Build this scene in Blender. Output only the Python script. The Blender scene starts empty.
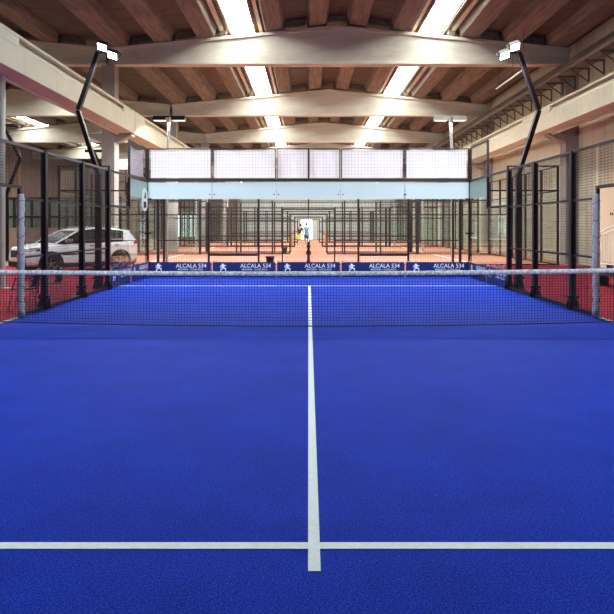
import bpy, bmesh, math, random
from mathutils import Vector, Matrix
random.seed(7)
C = bpy.context.scene.collection
PI = math.pi
EYE = 1.58

# ---------------------------------------------------------------- materials
def srgb(r, g, b):
    f = lambda c: (c/255/12.92) if c/255 <= .04045 else ((c/255+.055)/1.055)**2.4
    return (f(r), f(g), f(b), 1)

def new_mat(name):
    m = bpy.data.materials.new(name); m.use_nodes = True
    nt = m.node_tree; b = nt.nodes['Principled BSDF']
    return m, nt, b

def mat(name, col, rough=.6, metal=0, var=0, vscale=3, bump=0, bscale=40, spec=None, stretch=(1, 1, 1), col2=None):
    m, nt, b = new_mat(name)
    b.inputs['Base Color'].default_value = srgb(*col)
    b.inputs['Roughness'].default_value = rough
    b.inputs['Metallic'].default_value = metal
    if spec is not None: b.inputs['Specular IOR Level'].default_value = spec
    if var or bump:
        tc = nt.nodes.new('ShaderNodeTexCoord'); mp = nt.nodes.new('ShaderNodeMapping')
        mp.inputs['Scale'].default_value = stretch
        nt.links.new(tc.outputs['Object'], mp.inputs['Vector'])
    if var:
        n = nt.nodes.new('ShaderNodeTexNoise'); n.inputs['Scale'].default_value = vscale
        n.inputs['Detail'].default_value = 6; n.inputs['Roughness'].default_value = .65
        nt.links.new(mp.outputs[0], n.inputs['Vector'])
        r = nt.nodes.new('ShaderNodeValToRGB')
        c = srgb(*col); d = srgb(*col2) if col2 else tuple([x*(1-var) for x in c[:3]]+[1])
        e = tuple([min(1, x*(1+var*.6)) for x in c[:3]]+[1])
        r.color_ramp.elements[0].position = .3; r.color_ramp.elements[1].position = .7
        r.color_ramp.elements[0].color = d; r.color_ramp.elements[1].color = e
        nt.links.new(n.outputs['Fac'], r.inputs['Fac']); nt.links.new(r.outputs['Color'], b.inputs['Base Color'])
    if bump:
        n2 = nt.nodes.new('ShaderNodeTexNoise'); n2.inputs['Scale'].default_value = bscale
        n2.inputs['Detail'].default_value = 4
        nt.links.new(mp.outputs[0], n2.inputs['Vector'])
        bp = nt.nodes.new('ShaderNodeBump'); bp.inputs['Strength'].default_value = bump; bp.inputs['Distance'].default_value = .02
        nt.links.new(n2.outputs['Fac'], bp.inputs['Height']); nt.links.new(bp.outputs[0], b.inputs['Normal'])
    return m

def joint_mat(name, col, jcol, axis, pitch, width, axis2=None, pitch2=1, width2=.01, rough=.8, var=.18, vscale=1.2, stretch=(1, 1, 1)):
    """slab surface with thin joint lines every `pitch` metres along an axis (real joints of the panels)"""
    m, nt, b = new_mat(name); b.inputs['Roughness'].default_value = rough
    b.inputs['Specular IOR Level'].default_value = .25
    tc = nt.nodes.new('ShaderNodeTexCoord'); sp = nt.nodes.new('ShaderNodeSeparateXYZ')
    nt.links.new(tc.outputs['Object'], sp.inputs[0])
    def M(op, a, v=None, w=None):
        n = nt.nodes.new('ShaderNodeMath'); n.operation = op
        for i, x in enumerate((a, v, w)):
            if x is None: continue
            if isinstance(x, (int, float)): n.inputs[i].default_value = x
            else: nt.links.new(x, n.inputs[i])
        return n.outputs[0]
    def line(ax, p, w): return M('LESS_THAN', M('FRACT', M('DIVIDE', M('ADD', sp.outputs[ax], 500.0), p)), w/p)
    l = line(axis, pitch, width)
    if axis2: l = M('MAXIMUM', l, line(axis2, pitch2, width2))
    mp = nt.nodes.new('ShaderNodeMapping'); mp.inputs['Scale'].default_value = stretch
    nt.links.new(tc.outputs['Object'], mp.inputs['Vector'])
    n = nt.nodes.new('ShaderNodeTexNoise'); n.inputs['Scale'].default_value = vscale; n.inputs['Detail'].default_value = 8
    n.inputs['Roughness'].default_value = .7
    nt.links.new(mp.outputs[0], n.inputs['Vector'])
    r = nt.nodes.new('ShaderNodeValToRGB'); c = srgb(*col)
    r.color_ramp.elements[0].position = .3; r.color_ramp.elements[1].position = .72
    r.color_ramp.elements[0].color = tuple([x*(1-var) for x in c[:3]]+[1]); r.color_ramp.elements[1].color = tuple([min(1, x*(1+var*.5)) for x in c[:3]]+[1])
    nt.links.new(n.outputs['Fac'], r.inputs['Fac'])
    mx = nt.nodes.new('ShaderNodeMix'); mx.data_type = 'RGBA'
    nt.links.new(l, mx.inputs['Factor']); nt.links.new(r.outputs['Color'], mx.inputs[6]); mx.inputs[7].default_value = srgb(*jcol)
    nt.links.new(mx.outputs[2], b.inputs['Base Color'])
    return m

def emit(name, col, s):
    m = bpy.data.materials.new(name); m.use_nodes = True; nt = m.node_tree; nt.nodes.clear()
    e = nt.nodes.new('ShaderNodeEmission'); e.inputs[0].default_value = srgb(*col); e.inputs[1].default_value = s
    o = nt.nodes.new('ShaderNodeOutputMaterial'); nt.links.new(e.outputs[0], o.inputs[0]); return m

def glass_mat(name, tint, frost=None, frost_fac=0., ior=1.45):
    m = bpy.data.materials.new(name); m.use_nodes = True; nt = m.node_tree; nt.nodes.clear()
    t = nt.nodes.new('ShaderNodeBsdfTransparent'); t.inputs[0].default_value = srgb(*tint)
    g = nt.nodes.new('ShaderNodeBsdfGlossy'); g.inputs['Roughness'].default_value = .02
    f = nt.nodes.new('ShaderNodeFresnel'); ge = nt.nodes.new('ShaderNodeNewGeometry')
    mr = nt.nodes.new('ShaderNodeMapRange'); mr.inputs['To Min'].default_value = ior; mr.inputs['To Max'].default_value = 1/ior
    nt.links.new(ge.outputs['Backfacing'], mr.inputs['Value']); nt.links.new(mr.outputs[0], f.inputs[0])
    mx = nt.nodes.new('ShaderNodeMixShader'); nt.links.new(f.outputs[0], mx.inputs[0])
    nt.links.new(t.outputs[0], mx.inputs[1]); nt.links.new(g.outputs[0], mx.inputs[2])
    out = mx.outputs[0]
    if frost:
        d = nt.nodes.new('ShaderNodeBsdfDiffuse'); d.inputs[0].default_value = srgb(*frost)
        tr = nt.nodes.new('ShaderNodeBsdfTranslucent'); tr.inputs[0].default_value = srgb(*frost)
        a = nt.nodes.new('ShaderNodeMixShader'); a.inputs[0].default_value = .4
        nt.links.new(d.outputs[0], a.inputs[1]); nt.links.new(tr.outputs[0], a.inputs[2])
        m2 = nt.nodes.new('ShaderNodeMixShader'); m2.inputs[0].default_value = frost_fac
        nt.links.new(out, m2.inputs[1]); nt.links.new(a.outputs[0], m2.inputs[2]); out = m2.outputs[0]
    o = nt.nodes.new('ShaderNodeOutputMaterial'); nt.links.new(out, o.inputs[0]); return m

def cloth_mat(name, col):
    m = bpy.data.materials.new(name); m.use_nodes = True; nt = m.node_tree; nt.nodes.clear()
    d = nt.nodes.new('ShaderNodeBsdfDiffuse'); d.inputs[0].default_value = srgb(*col)
    t = nt.nodes.new('ShaderNodeBsdfTranslucent'); t.inputs[0].default_value = srgb(*col)
    a = nt.nodes.new('ShaderNodeMixShader'); a.inputs[0].default_value = .4
    nt.links.new(d.outputs[0], a.inputs[1]); nt.links.new(t.outputs[0], a.inputs[2])
    o = nt.nodes.new('ShaderNodeOutputMaterial'); nt.links.new(a.outputs[0], o.inputs[0]); return m

def turf_mat(name, col, dark, light, rough=.75, sheen=.3):
    m, nt, b = new_mat(name); b.inputs['Roughness'].default_value = rough
    b.inputs['Specular IOR Level'].default_value = .07
    tc = nt.nodes.new('ShaderNodeTexCoord')
    n = nt.nodes.new('ShaderNodeTexNoise'); n.inputs['Scale'].default_value = 105; n.inputs['Detail'].default_value = 5; n.inputs['Roughness'].default_value = .8
    n2 = nt.nodes.new('ShaderNodeTexNoise'); n2.inputs['Scale'].default_value = 1.3; n2.inputs['Detail'].default_value = 9; n2.inputs['Roughness'].default_value = .7
    for q in (n, n2): nt.links.new(tc.outputs['Object'], q.inputs['Vector'])
    r = nt.nodes.new('ShaderNodeValToRGB'); cr = r.color_ramp
    cr.elements[0].position = .39; cr.elements[0].color = srgb(*dark); cr.elements[1].position = .62; cr.elements[1].color = srgb(*light)
    e = cr.elements.new(.5); e.color = srgb(*col)
    nt.links.new(n.outputs['Fac'], r.inputs['Fac'])
    r2 = nt.nodes.new('ShaderNodeValToRGB'); r2.color_ramp.elements[0].position = .35; r2.color_ramp.elements[0].color = (.66, .66, .70, 1)
    r2.color_ramp.elements[1].position = .75; r2.color_ramp.elements[1].color = (1.0, 1.0, 1.0, 1)
    nt.links.new(n2.outputs['Fac'], r2.inputs['Fac'])
    mx = nt.nodes.new('ShaderNodeMix'); mx.data_type = 'RGBA'; mx.blend_type = 'MULTIPLY'; mx.inputs['Factor'].default_value = 1
    nt.links.new(r.outputs['Color'], mx.inputs[6]); nt.links.new(r2.outputs['Color'], mx.inputs[7])
    # scattered pale sand left on the pile
    n3 = nt.nodes.new('ShaderNodeTexNoise'); n3.inputs['Scale'].default_value = 14; n3.inputs['Detail'].default_value = 10; n3.inputs['Roughness'].default_value = .85
    nt.links.new(tc.outputs['Object'], n3.inputs['Vector'])
    r3 = nt.nodes.new('ShaderNodeValToRGB'); r3.color_ramp.elements[0].position = .57; r3.color_ramp.elements[0].color = (0, 0, 0, 1)
    r3.color_ramp.elements[1].position = .72; r3.color_ramp.elements[1].color = (.6, .6, .6, 1)
    nt.links.new(n3.outputs['Fac'], r3.inputs['Fac'])
    m3 = nt.nodes.new('ShaderNodeMix'); m3.data_type = 'RGBA'
    nt.links.new(r3.outputs['Color'], m3.inputs['Factor']); nt.links.new(mx.outputs[2], m3.inputs[6]); m3.inputs[7].default_value = srgb(*light)
    nt.links.new(m3.outputs[2], b.inputs['Base Color'])
    bp = nt.nodes.new('ShaderNodeBump'); bp.inputs['Strength'].default_value = .5; bp.inputs['Distance'].default_value = .01
    nt.links.new(n.outputs['Fac'], bp.inputs['Height']); nt.links.new(bp.outputs[0], b.inputs['Normal'])
    b.inputs['Sheen Weight'].default_value = sheen; b.inputs['Sheen Roughness'].default_value = .4
    b.inputs['Sheen Tint'].default_value = srgb(*light)
    return m

M = dict(
    turf=turf_mat('blue_turf', (4, 42, 176), (2, 20, 118), (48, 92, 206), sheen=.0),
    red=turf_mat('red_turf', (150, 30, 48), (118, 20, 36), (178, 56, 72), sheen=.08),
    orange=turf_mat('orange_turf', (208, 142, 116), (190, 122, 98), (224, 164, 140), sheen=.1),
    line=mat('court_line_white', (214, 224, 222), .8, var=.1, vscale=30, bump=.3, bscale=120),
    concrete=mat('beam_concrete', (190, 185, 170), .85, var=.22, vscale=1.1, bump=.15, bscale=25, spec=.2, stretch=(.5, 1, 2)),
    crane=joint_mat('crane_concrete', (198, 194, 172), (138, 130, 112), 'Y', 2.1, .012, var=.12, vscale=.9),
    column=mat('column_concrete', (150, 142, 138), .85, var=.15, vscale=2, spec=.2),
    rib=mat('rib_concrete', (124, 112, 102), .9, var=.4, vscale=2.2, spec=.15, stretch=(4, .35, 4)),
    ceil=joint_mat('roof_planks', (92, 82, 72), (36, 30, 28), 'Y', 1.24, .035, var=.3, vscale=1.5),
    wall=joint_mat('cream_wall_panels', (202, 197, 176), (134, 127, 110), 'Y', 1.02, .02, rough=.8, var=.1, vscale=.8),
    wallx=joint_mat('pale_end_wall_panels', (196, 202, 196), (150, 156, 152), 'X', 1.2, .02, rough=.8, var=.1),
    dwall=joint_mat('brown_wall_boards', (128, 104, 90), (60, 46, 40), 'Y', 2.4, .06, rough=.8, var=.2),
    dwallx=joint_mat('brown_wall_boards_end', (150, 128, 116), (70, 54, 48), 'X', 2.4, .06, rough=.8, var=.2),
    fence=mat('fence_steel', (34, 25, 28), .45, .2, var=.2, vscale=12),
    wire=mat('fence_wire', (44, 34, 36), .5, .3),
    rail=mat('fence_rail_grey', (104, 94, 98), .4, .4),
    net=mat('net_cord', (14, 18, 36), .8),
    tape=mat('net_tape', (232, 236, 238), .7, var=.34, vscale=22, bump=.3, bscale=30, col2=(140, 146, 158)),
    pad=mat('post_padding', (196, 196, 204), .6, var=.2, vscale=14),
    seam=mat('padding_seam', (70, 66, 84), .7),
    glass=glass_mat('court_glass', (251, 253, 252)),
    frost=glass_mat('frosted_film', (215, 232, 234), (220, 234, 236), .88),
    frost2=glass_mat('frosted_film_clear', (228, 246, 242), (206, 236, 230), .4),
    clamp=mat('glass_clamp', (22, 22, 26), .4, .5),
    banner=mat('banner_navy', (12, 28, 92), .45, var=.06, vscale=4),
    ink=mat('banner_ink_white', (228, 234, 246), .6),
    tie=mat('banner_strap_pink', (226, 168, 158), .6),
    cloth=cloth_mat('white_sheet', (246, 246, 250)),
    mastm=mat('mast_black_steel', (26, 20, 24), .3, .5),
    mastw=mat('mast_pale_steel', (176, 176, 172), .4, .4),
    lens=emit('floodlight_lens', (235, 245, 255), 22.0),
    lens_far=emit('floodlight_lens_far', (255, 246, 230), 1.6),
    sky=emit('skylight_daylight', (250, 252, 250), 24.0),
    skyend=emit('daylight_opening', (250, 255, 255), 2.6),
    cyanwin=emit('daylight_window', (226, 244, 250), 2.6),
    pane_frame=mat('skylight_frame', (196, 180, 158), .6, var=.15),
    carw=mat('car_white_paint', (232, 232, 234), .22, 0, var=.02, vscale=2, spec=.6),
    carg=mat('car_glass_dark', (10, 11, 13), .25, 0, spec=.15),
    carb=mat('car_black_plastic', (26, 24, 26), .55),
    tyre=mat('car_tyre', (22, 20, 21), .8),
    rim=mat('car_alloy', (150, 142, 142), .3, .8),
    chrome=mat('chrome', (200, 200, 204), .15, 1),
    lampw=mat('car_lamp_lens', (214, 218, 224), .15, .3),
    lampr=mat('car_tail_red', (150, 20, 22), .25),
    plastic=mat('chair_black_plastic', (22, 20, 24), .5),
    bin=mat('bin_black', (34, 26, 28), .6),
    skin=mat('skin', (186, 136, 108), .6),
    hair=mat('hair_dark', (26, 18, 14), .8),
    blue=mat('shirt_teal_blue', (40, 156, 206), .8),
    white=mat('white_cotton', (235, 238, 240), .8),
    navy=mat('shorts_blue', (30, 74, 150), .8),
    black=mat('black_cotton', (24, 22, 26), .8),
    lime=mat('shorts_lime', (206, 232, 70), .8),
    ochre=mat('ochre_padding', (180, 118, 66), .7),
    doorm=joint_mat('cream_door_leaf', (214, 196, 172), (150, 132, 114), 'Z', 40, .001, rough=.6, var=.05),
    railw=mat('railing_cream', (236, 232, 226), .4),
    dark=mat('dark_recess', (40, 32, 32), .8),
    bracket=mat('bracket_brown_steel', (74, 62, 54), .7),
    gpanel=mat('partition_grey_green', (104, 114, 106), .4, var=.55, vscale=1.6, stretch=(3, 1, .3)),
    bench=mat('bench_dark', (34, 28, 30), .6),
    sheetblue=mat('vent_sheet_blue_grey', (58, 64, 68), .6, var=.2, vscale=3),
    sign=mat('sign_pale_green', (206, 226, 214), .5),
    floorc=mat('concrete_floor', (150, 130, 116), .6, var=.2, vscale=.8),
)

# ---------------------------------------------------------------- mesh helper
class MB:
    def __init__(s): s.v = []; s.f = []
    def add(s, vs, fs):
        n = len(s.v); s.v += [tuple(v) for v in vs]; s.f += [tuple(i+n for i in f) for f in fs]; return s
    def box(s, x0, x1, y0, y1, z0, z1):
        vs = [(x0,y0,z0),(x1,y0,z0),(x1,y1,z0),(x0,y1,z0),(x0,y0,z1),(x1,y0,z1),(x1,y1,z1),(x0,y1,z1)]
        return s.add(vs, [(0,3,2,1),(4,5,6,7),(0,1,5,4),(1,2,6,5),(2,3,7,6),(3,0,4,7)])
    def cbox(s, c, d): return s.box(c[0]-d[0]/2, c[0]+d[0]/2, c[1]-d[1]/2, c[1]+d[1]/2, c[2]-d[2]/2, c[2]+d[2]/2)
    def bar(s, p, q, w, h=None, up=(0, 0, 1)):
        h = h or w; p = Vector(p); q = Vector(q); d = (q-p).normalized(); u = Vector(up)
        if abs(d.dot(u)) > .99: u = Vector((0, 1, 0))
        a = d.cross(u).normalized(); b = a.cross(d).normalized(); vs = []
        for e in (p, q):
            for i, j in ((-1,-1),(1,-1),(1,1),(-1,1)): vs.append(e+a*i*w/2+b*j*h/2)
        return s.add(vs, [(0,1,2,3)[::-1],(4,5,6,7),(0,1,5,4),(1,2,6,5),(2,3,7,6),(3,0,4,7)])
    def tube(s, pts, r, n=10, cap=True):
        pts = [Vector(p) for p in pts]; rs = r if isinstance(r, (list, tuple)) else [r]*len(pts)
        vs = []; fs = []; prev = None
        for i, p in enumerate(pts):
            d = (pts[min(i+1, len(pts)-1)]-pts[max(i-1, 0)]).normalized()
            u = prev if prev is not None else (Vector((0, 0, 1)) if abs(d.z) < .9 else Vector((1, 0, 0)))
            a = d.cross(u).normalized(); b = a.cross(d).normalized(); prev = b
            for k in range(n):
                t = 2*PI*k/n; vs.append(p+(a*math.cos(t)+b*math.sin(t))*rs[i])
        for i in range(len(pts)-1):
            for k in range(n):
                k2 = (k+1) % n; fs.append((i*n+k, i*n+k2, (i+1)*n+k2, (i+1)*n+k))
        if cap: fs.append(tuple(range(n))[::-1]); fs.append(tuple((len(pts)-1)*n+k for k in range(n)))
        return s.add(vs, fs)
    def prism(s, poly, axis, a, b):
        """poly: 2D outline; extruded along axis from a to b. coords order for 'y': (x,z); 'x': (y,z); 'z': (x,y)"""
        def P(u, v, w): return {'y': (u, w, v), 'x': (w, u, v), 'z': (u, v, w)}[axis]
        n = len(poly); vs = [P(u, v, a) for u, v in poly]+[P(u, v, b) for u, v in poly]
        fs = [tuple(range(n)), tuple(range(n, 2*n))[::-1]]+[(i, i+n, (i+1) % n+n, (i+1) % n) for i in range(n)]
        return s.add(vs, fs)
    def lathe(s, prof, axis='z', n=20, c=(0, 0, 0)):
        vs = []; fs = []; m = len(prof)
        for k in range(n):
            t = 2*PI*k/n; ct, st = math.cos(t), math.sin(t)
            for r, h in prof:
                vs.append({'z': (c[0]+r*ct, c[1]+r*st, c[2]+h), 'y': (c[0]+r*ct, c[1]+h, c[2]+r*st), 'x': (c[0]+h, c[1]+r*ct, c[2]+r*st)}[axis])
        for k in range(n):
            k2 = (k+1) % n
            for i in range(m-1): fs.append((k*m+i, k2*m+i, k2*m+i+1, k*m+i+1))
        return s.add(vs, fs)
    def build(s, name, m, parent=None, smooth=False, bevel=0, sub=0):
        me = bpy.data.meshes.new(name); me.from_pydata(s.v, [], s.f)
        bm = bmesh.new(); bm.from_mesh(me); bmesh.ops.recalc_face_normals(bm, faces=bm.faces); bm.to_mesh(me); bm.free()
        if smooth:
            for p in me.polygons: p.use_smooth = True
        me.materials.append(m); o = bpy.data.objects.new(name, me); C.objects.link(o)
        if parent is not None: o.parent = parent
        if bevel:
            b = o.modifiers.new('bevel', 'BEVEL'); b.width = bevel; b.segments = 2; b.limit_method = 'ANGLE'
        if sub:
            b = o.modifiers.new('sub', 'SUBSURF'); b.levels = sub; b.render_levels = sub
        return o

def tag(o, label=None, cat=None, group=None, kind=None):
    if label: o['label'] = label
    if cat: o['category'] = cat
    if group: o['group'] = group
    if kind: o['kind'] = kind
    return o
def empty(name, loc=(0, 0, 0), rz=0, label=None, cat=None, group=None, kind=None):
    o = bpy.data.objects.new(name, None); C.objects.link(o); o.location = loc; o.rotation_euler = (0, 0, rz); o.empty_display_size = .1
    return tag(o, label, cat, group, kind)
def kids(o): return [c for c in bpy.data.objects if c.parent == o]
def copy_tree(o, parent=None):
    c = o.copy(); C.objects.link(c)
    c.parent = parent
    for ch in kids(o): copy_tree(ch, c)
    return c
def struct(name, mb, m, label=None, parent=None, **k):
    o = mb.build(name, m, parent, **k)
    if parent is None: tag(o, label, None, None, 'structure')
    return o
ORD = ['nearest', 'second nearest', 'third nearest', 'fourth nearest', 'fifth nearest', 'sixth nearest', 'seventh nearest', 'farthest']

# ---------------------------------------------------------------- the hall
RX, HWALL_R, COL_L = 1.2, 11.1, -8.5
ZB, RISE = 8.24, 1.57
BEAMY = [2.0, 14.4, 26.8, 39.2, 51.6, 64.0, 76.4]
YEND, YBACK = 77.2, -5.0
def roofz(x, rx=RX): return ZB+RISE+.46-.108*abs(x-rx)
RXL = -17.8
XL = -27.2

struct('floor', MB().box(XL-.3, HWALL_R+.3, YBACK-.3, YEND+.3, -.3, -.02), M['floorc'], 'bare concrete floor of the hall')
struct('floor_court', MB().box(-5, 5, -.3, 20.14, -.02, 0), M['turf'], 'blue artificial turf of the padel court')
w = MB().box(-5.0, 11.1, 20.14, 25.9, -.02, -.004); w.box(5.0, 11.1, YBACK, 20.14, -.02, -.004)
w.box(-13.0, -5.0, YBACK, 25.9, -.02, -.004)
struct('floor_walkway', w, M['red'], 'red turf walkway around the blue court')
struct('floor_orange', MB().box(-10.3, 11.1, 25.9, YEND, -.02, 0), M['orange'], 'orange turf of the row of courts behind')
fc = bpy.data.objects['floor_court']
MB().box(-5, 5, 3.165, 3.23, 0, .004).build('service_line', M['line'], fc)
MB().box(-5, 5, 17.06, 17.12, 0, .004).build('service_line', M['line'], fc)
MB().box(-.002, .056, 2.96, 17.12, .0005, .0045).build('centre_line', M['line'], fc)
e = MB()
for s in (-1, 1): e.box(s*5.0-.02, s*5.0+.02, 7.6, 11.15, 0, .018)
e.build('threshold_strip', M['line'], fc)

# right wall
rw = MB(); rw.box(HWALL_R, HWALL_R+.3, YBACK, YEND, 0, ZB+1.45)
struct('wall_right', rw, M['wall'], 'cream precast panel wall on the right')
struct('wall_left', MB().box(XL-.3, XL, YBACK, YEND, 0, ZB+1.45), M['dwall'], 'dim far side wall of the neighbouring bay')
struct('wall_back', MB().box(XL, HWALL_R, YBACK-.3, YBACK, 0, 11), M['dwallx'], 'wall behind the camera')
ew = MB(); ew.box(.45, HWALL_R, YEND, YEND+.3, 0, 11); ew.box(-8.4, -.95, YEND, YEND+.3, 0, 11); ew.box(-.95, .45, YEND, YEND+.3, 2.4, 11)
struct('wall_end', ew, M['wallx'], 'pale far end wall of the hall')
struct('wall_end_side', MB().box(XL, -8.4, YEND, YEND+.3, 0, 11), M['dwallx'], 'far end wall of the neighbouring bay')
# open bright doorway in the end wall, with a grey sliding leaf beside it
d = empty('door_1', (0, YEND, 0), kind='structure')
MB().box(-.95, .45, .24, .26, 0, 2.4).build('daylight', M['skyend'], d)
MB().box(.45, 1.75, -.09, -.02, 0, 2.35).build('sliding_leaf', M['wallx'], d)
f = MB(); f.box(-1.02, -.95, -.05, .1, 0, 2.4); f.box(-1.02, .5, -.05, .1, 2.4, 2.47); f.build('door_frame', M['pane_frame'], d)
# far windows of the neighbouring bay end wall
wd = empty('window_9', (-14.4, YEND, 0), kind='structure')
MB().box(-2.0, 2.0, -.04, -.02, .3, 2.9).build('pane', M['cyanwin'], wd)
f = MB()
for i in range(7): x = -2+i*4/6; f.box(x-.12, x+.12, -.1, -.041, .2, 3.0)
f.box(-2.1, 2.1, -.1, -.041, 2.9, 3.1); f.build('window_frame', M['dwallx'], wd)

# roof: two pitched bays. planks between the ribs, ribs along the hall, strip skylights
SKY0 = 14.4
def roof(rx, xa, xb, name, label):
    root = empty(name, (rx, 0, 0), kind='structure'); root['label'] = label
    SK = (3.5, 4.5)
    pl = MB()
    for s in (-1, 1):
        lim = abs((xb if s > 0 else xa)-rx)
        for a, b in ((0, SK[0]), (SK[1], lim)):
            za, zb = roofz(rx+a, rx), roofz(rx+b, rx)
            pl.prism([(s*a, za), (s*b, zb), (s*b, zb+.15), (s*a, za+.15)], 'y', YBACK, YEND)
        pl.prism([(s*SK[0], roofz(rx+SK[0], rx)), (s*SK[1], roofz(rx+SK[1], rx)), (s*SK[1], roofz(rx+SK[1], rx)+.15), (s*SK[0], roofz(rx+SK[0], rx)+.15)], 'y', YBACK, SKY0)
    pl.build('roof_planks', M['ceil'], root)
    ys = [YBACK]+BEAMY
    for j in range(len(ys)-1):
        y0, y1 = ys[j]+(.0 if j == 0 else .22), ys[j+1]-.22
        for s in (-1, 1):
            for cx in (.82, 2.62, 5.4, 7.15, 8.95):
                lim = abs((xb if s > 0 else xa)-rx)
                if cx+.45 > lim: continue
                m = MB()
                z0, z1 = roofz(rx+cx-.42, rx), roofz(rx+cx+.42, rx)
                m.prism([(s*(cx-.44), z0+.0), (s*(cx-.36), z0-.34), (s*(cx-.33), z0-.38), (s*(cx+.33), z1-.38), (s*(cx+.36), z1-.34), (s*(cx+.44), z1)], 'y', y0, y1)
                m.build('rib', M['rib'], root)
    # short filler blocks closing the gap over each cross beam
    fb = MB()
    for y in BEAMY:
        for s in (-1, 1):
            for a, b in ((.0, .34), (1.3, 2.25), (4.6, 4.85), (5.8, 6.65), (7.65, 8.5)):
                zz = roofz(rx+b, rx)
                fb.prism([(s*a, roofz(rx+a, rx)), (s*b, zz), (s*b, zz-.22), (s*a, roofz(rx+a, rx)-.22)], 'y', y-.05, y+.3)
    fb.build('filler_blocks', M['rib'], root)
    vp = MB()
    for j in range(len(ys)-1):
        y1 = ys[j+1]-.3
        a, b = -2.14, -1.3
        vp.prism([(a, roofz(rx+a, rx)-.02), (b, roofz(rx+b, rx)-.02), (b, roofz(rx+b, rx)), (a, roofz(rx+a, rx))], 'y', y1-4.0, y1-3.0)
    vp.build('vent_sheets', M['sheetblue'], root)
    return root
roof(RX, -8.5, HWALL_R+.3, 'ceiling', 'brown ribbed plank roof of the hall')
roof(RXL, XL-.3, -8.5, 'ceiling_side', 'dark ribbed roof of the neighbouring bay')
# skylights
wn = 1
ys = BEAMY[1:]+[YEND]
for rx, xs in ((RX, (-1, 1)), (RXL, (-1, 1))):
    for s in xs:
        r = empty('window_%d' % wn if wn < 9 else 'window_%d' % (wn+1), (rx+s*4.0, 0, roofz(rx+4.0, rx)), kind='structure'); wn += 1
        r['label'] = 'long roof skylight strip glowing with daylight'
        sl = -.108*s
        for j in range(len(ys)-1):
            m = MB(); m.prism([(-.5, -.5*sl+.10), (.5, .5*sl+.10), (.5, .5*sl+.12), (-.5, -.5*sl+.12)], 'y', ys[j]+.01, ys[j+1])
            m.build('pane', M['sky'], r)
        m = MB()
        for e_ in (-.79, .79): m.box(e_-.07, e_+.07, SKY0, YEND, e_*sl-.12, e_*sl+.02)
        m.build('side_batten', M['pane_frame'], r)
        m = MB()
        for e_ in (-.5, .5):
            m.box(e_-.09 if e_ < 0 else e_, e_ if e_ < 0 else e_+.09, SKY0, YEND, e_*sl-.06, e_*sl+.16)
        m.build('window_frame', M['rib'], r)

# gabled cross beams
def beam_mesh(half, h0, rise):
    m = MB()
    m.prism([(-half, 0), (half, 0), (half, h0), (0, rise), (-half, h0)], 'y', -.18, .18)
    m.prism([(-half, h0-.09), (0, rise-.09), (half, h0-.09), (half, h0+.05), (0, rise+.05), (-half, h0+.05)], 'y', -.3, .3)
    m.box(-half, half, -.24, .24, -.03, .1)
    return m
half = 9.55
proto = None
for i, y in enumerate(BEAMY[2:]):
    if proto is None: proto = beam_mesh(half, .58, RISE-.05).build('roof_beam', M['concrete'], bevel=.02); o = proto
    else: o = proto.copy(); C.objects.link(o)
    o.location = (RX, y, ZB)
    tag(o, '%s pale gabled concrete roof beam in view spanning above the courts' % ORD[i], 'roof beam', 'gabled beams of the main hall')
for y in BEAMY[:2]:
    o = proto.copy(); C.objects.link(o); o.location = (RX, y, ZB)
    tag(o, 'gabled concrete roof beam over the blue court, nearer than the view reaches', 'roof beam', 'overhead beams out of view')
for i, y in enumerate(BEAMY[1:]):
    o = proto.copy(); C.objects.link(o); o.location = (RXL+.05, y, ZB)
    tag(o, '%s shaded roof beam of the side bay, seen under the left crane beam' % ORD[i], 'roof beam', 'gabled beams of the side bay')

# columns with corbels
def column_mesh(face):
    m = MB(); m.box(-.27, .27, -.3, .3, 0, ZB-.03)
    m.prism([(face*.27, 5.0), (face*.95, 5.3), (face*.95, 5.4-.005), (face*.27, 5.4-.005)], 'y', -.25, .25)
    if face > 0: m.prism([(-.27, 5.0), (-.9, 5.3), (-.9, 5.395), (-.27, 5.395)], 'y', -.25, .25)
    return m
pl = None
for i, y in enumerate(BEAMY[2:]):
    if pl is None: pl = column_mesh(1).build('concrete_column', M['column'], bevel=.02); o = pl
    else: o = pl.copy(); C.objects.link(o)
    o.location = (-8.23, y+.1, 0); tag(o, '%s concrete column under the left crane beam' % ORD[i], 'column', 'left row of columns')
o = pl.copy(); C.objects.link(o); o.location = (-8.23, 14.4, 0); tag(o, 'concrete column at the left edge, just outside the picture', 'column', 'left row of columns')
pr = None
for i, y in enumerate(BEAMY[2:]):
    if pr is None: pr = column_mesh(-1).build('concrete_column', M['column'], bevel=.02); o = pr
    else: o = pr.copy(); C.objects.link(o)
    o.location = (10.83, y+.1, 0); tag(o, '%s concrete column against the cream right wall' % ORD[i], 'column', 'right row of columns')
o = pr.copy(); C.objects.link(o); o.location = (10.83, 14.4, 0); tag(o, 'concrete column on the right wall, just outside the picture', 'column', 'right row of columns')

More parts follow.
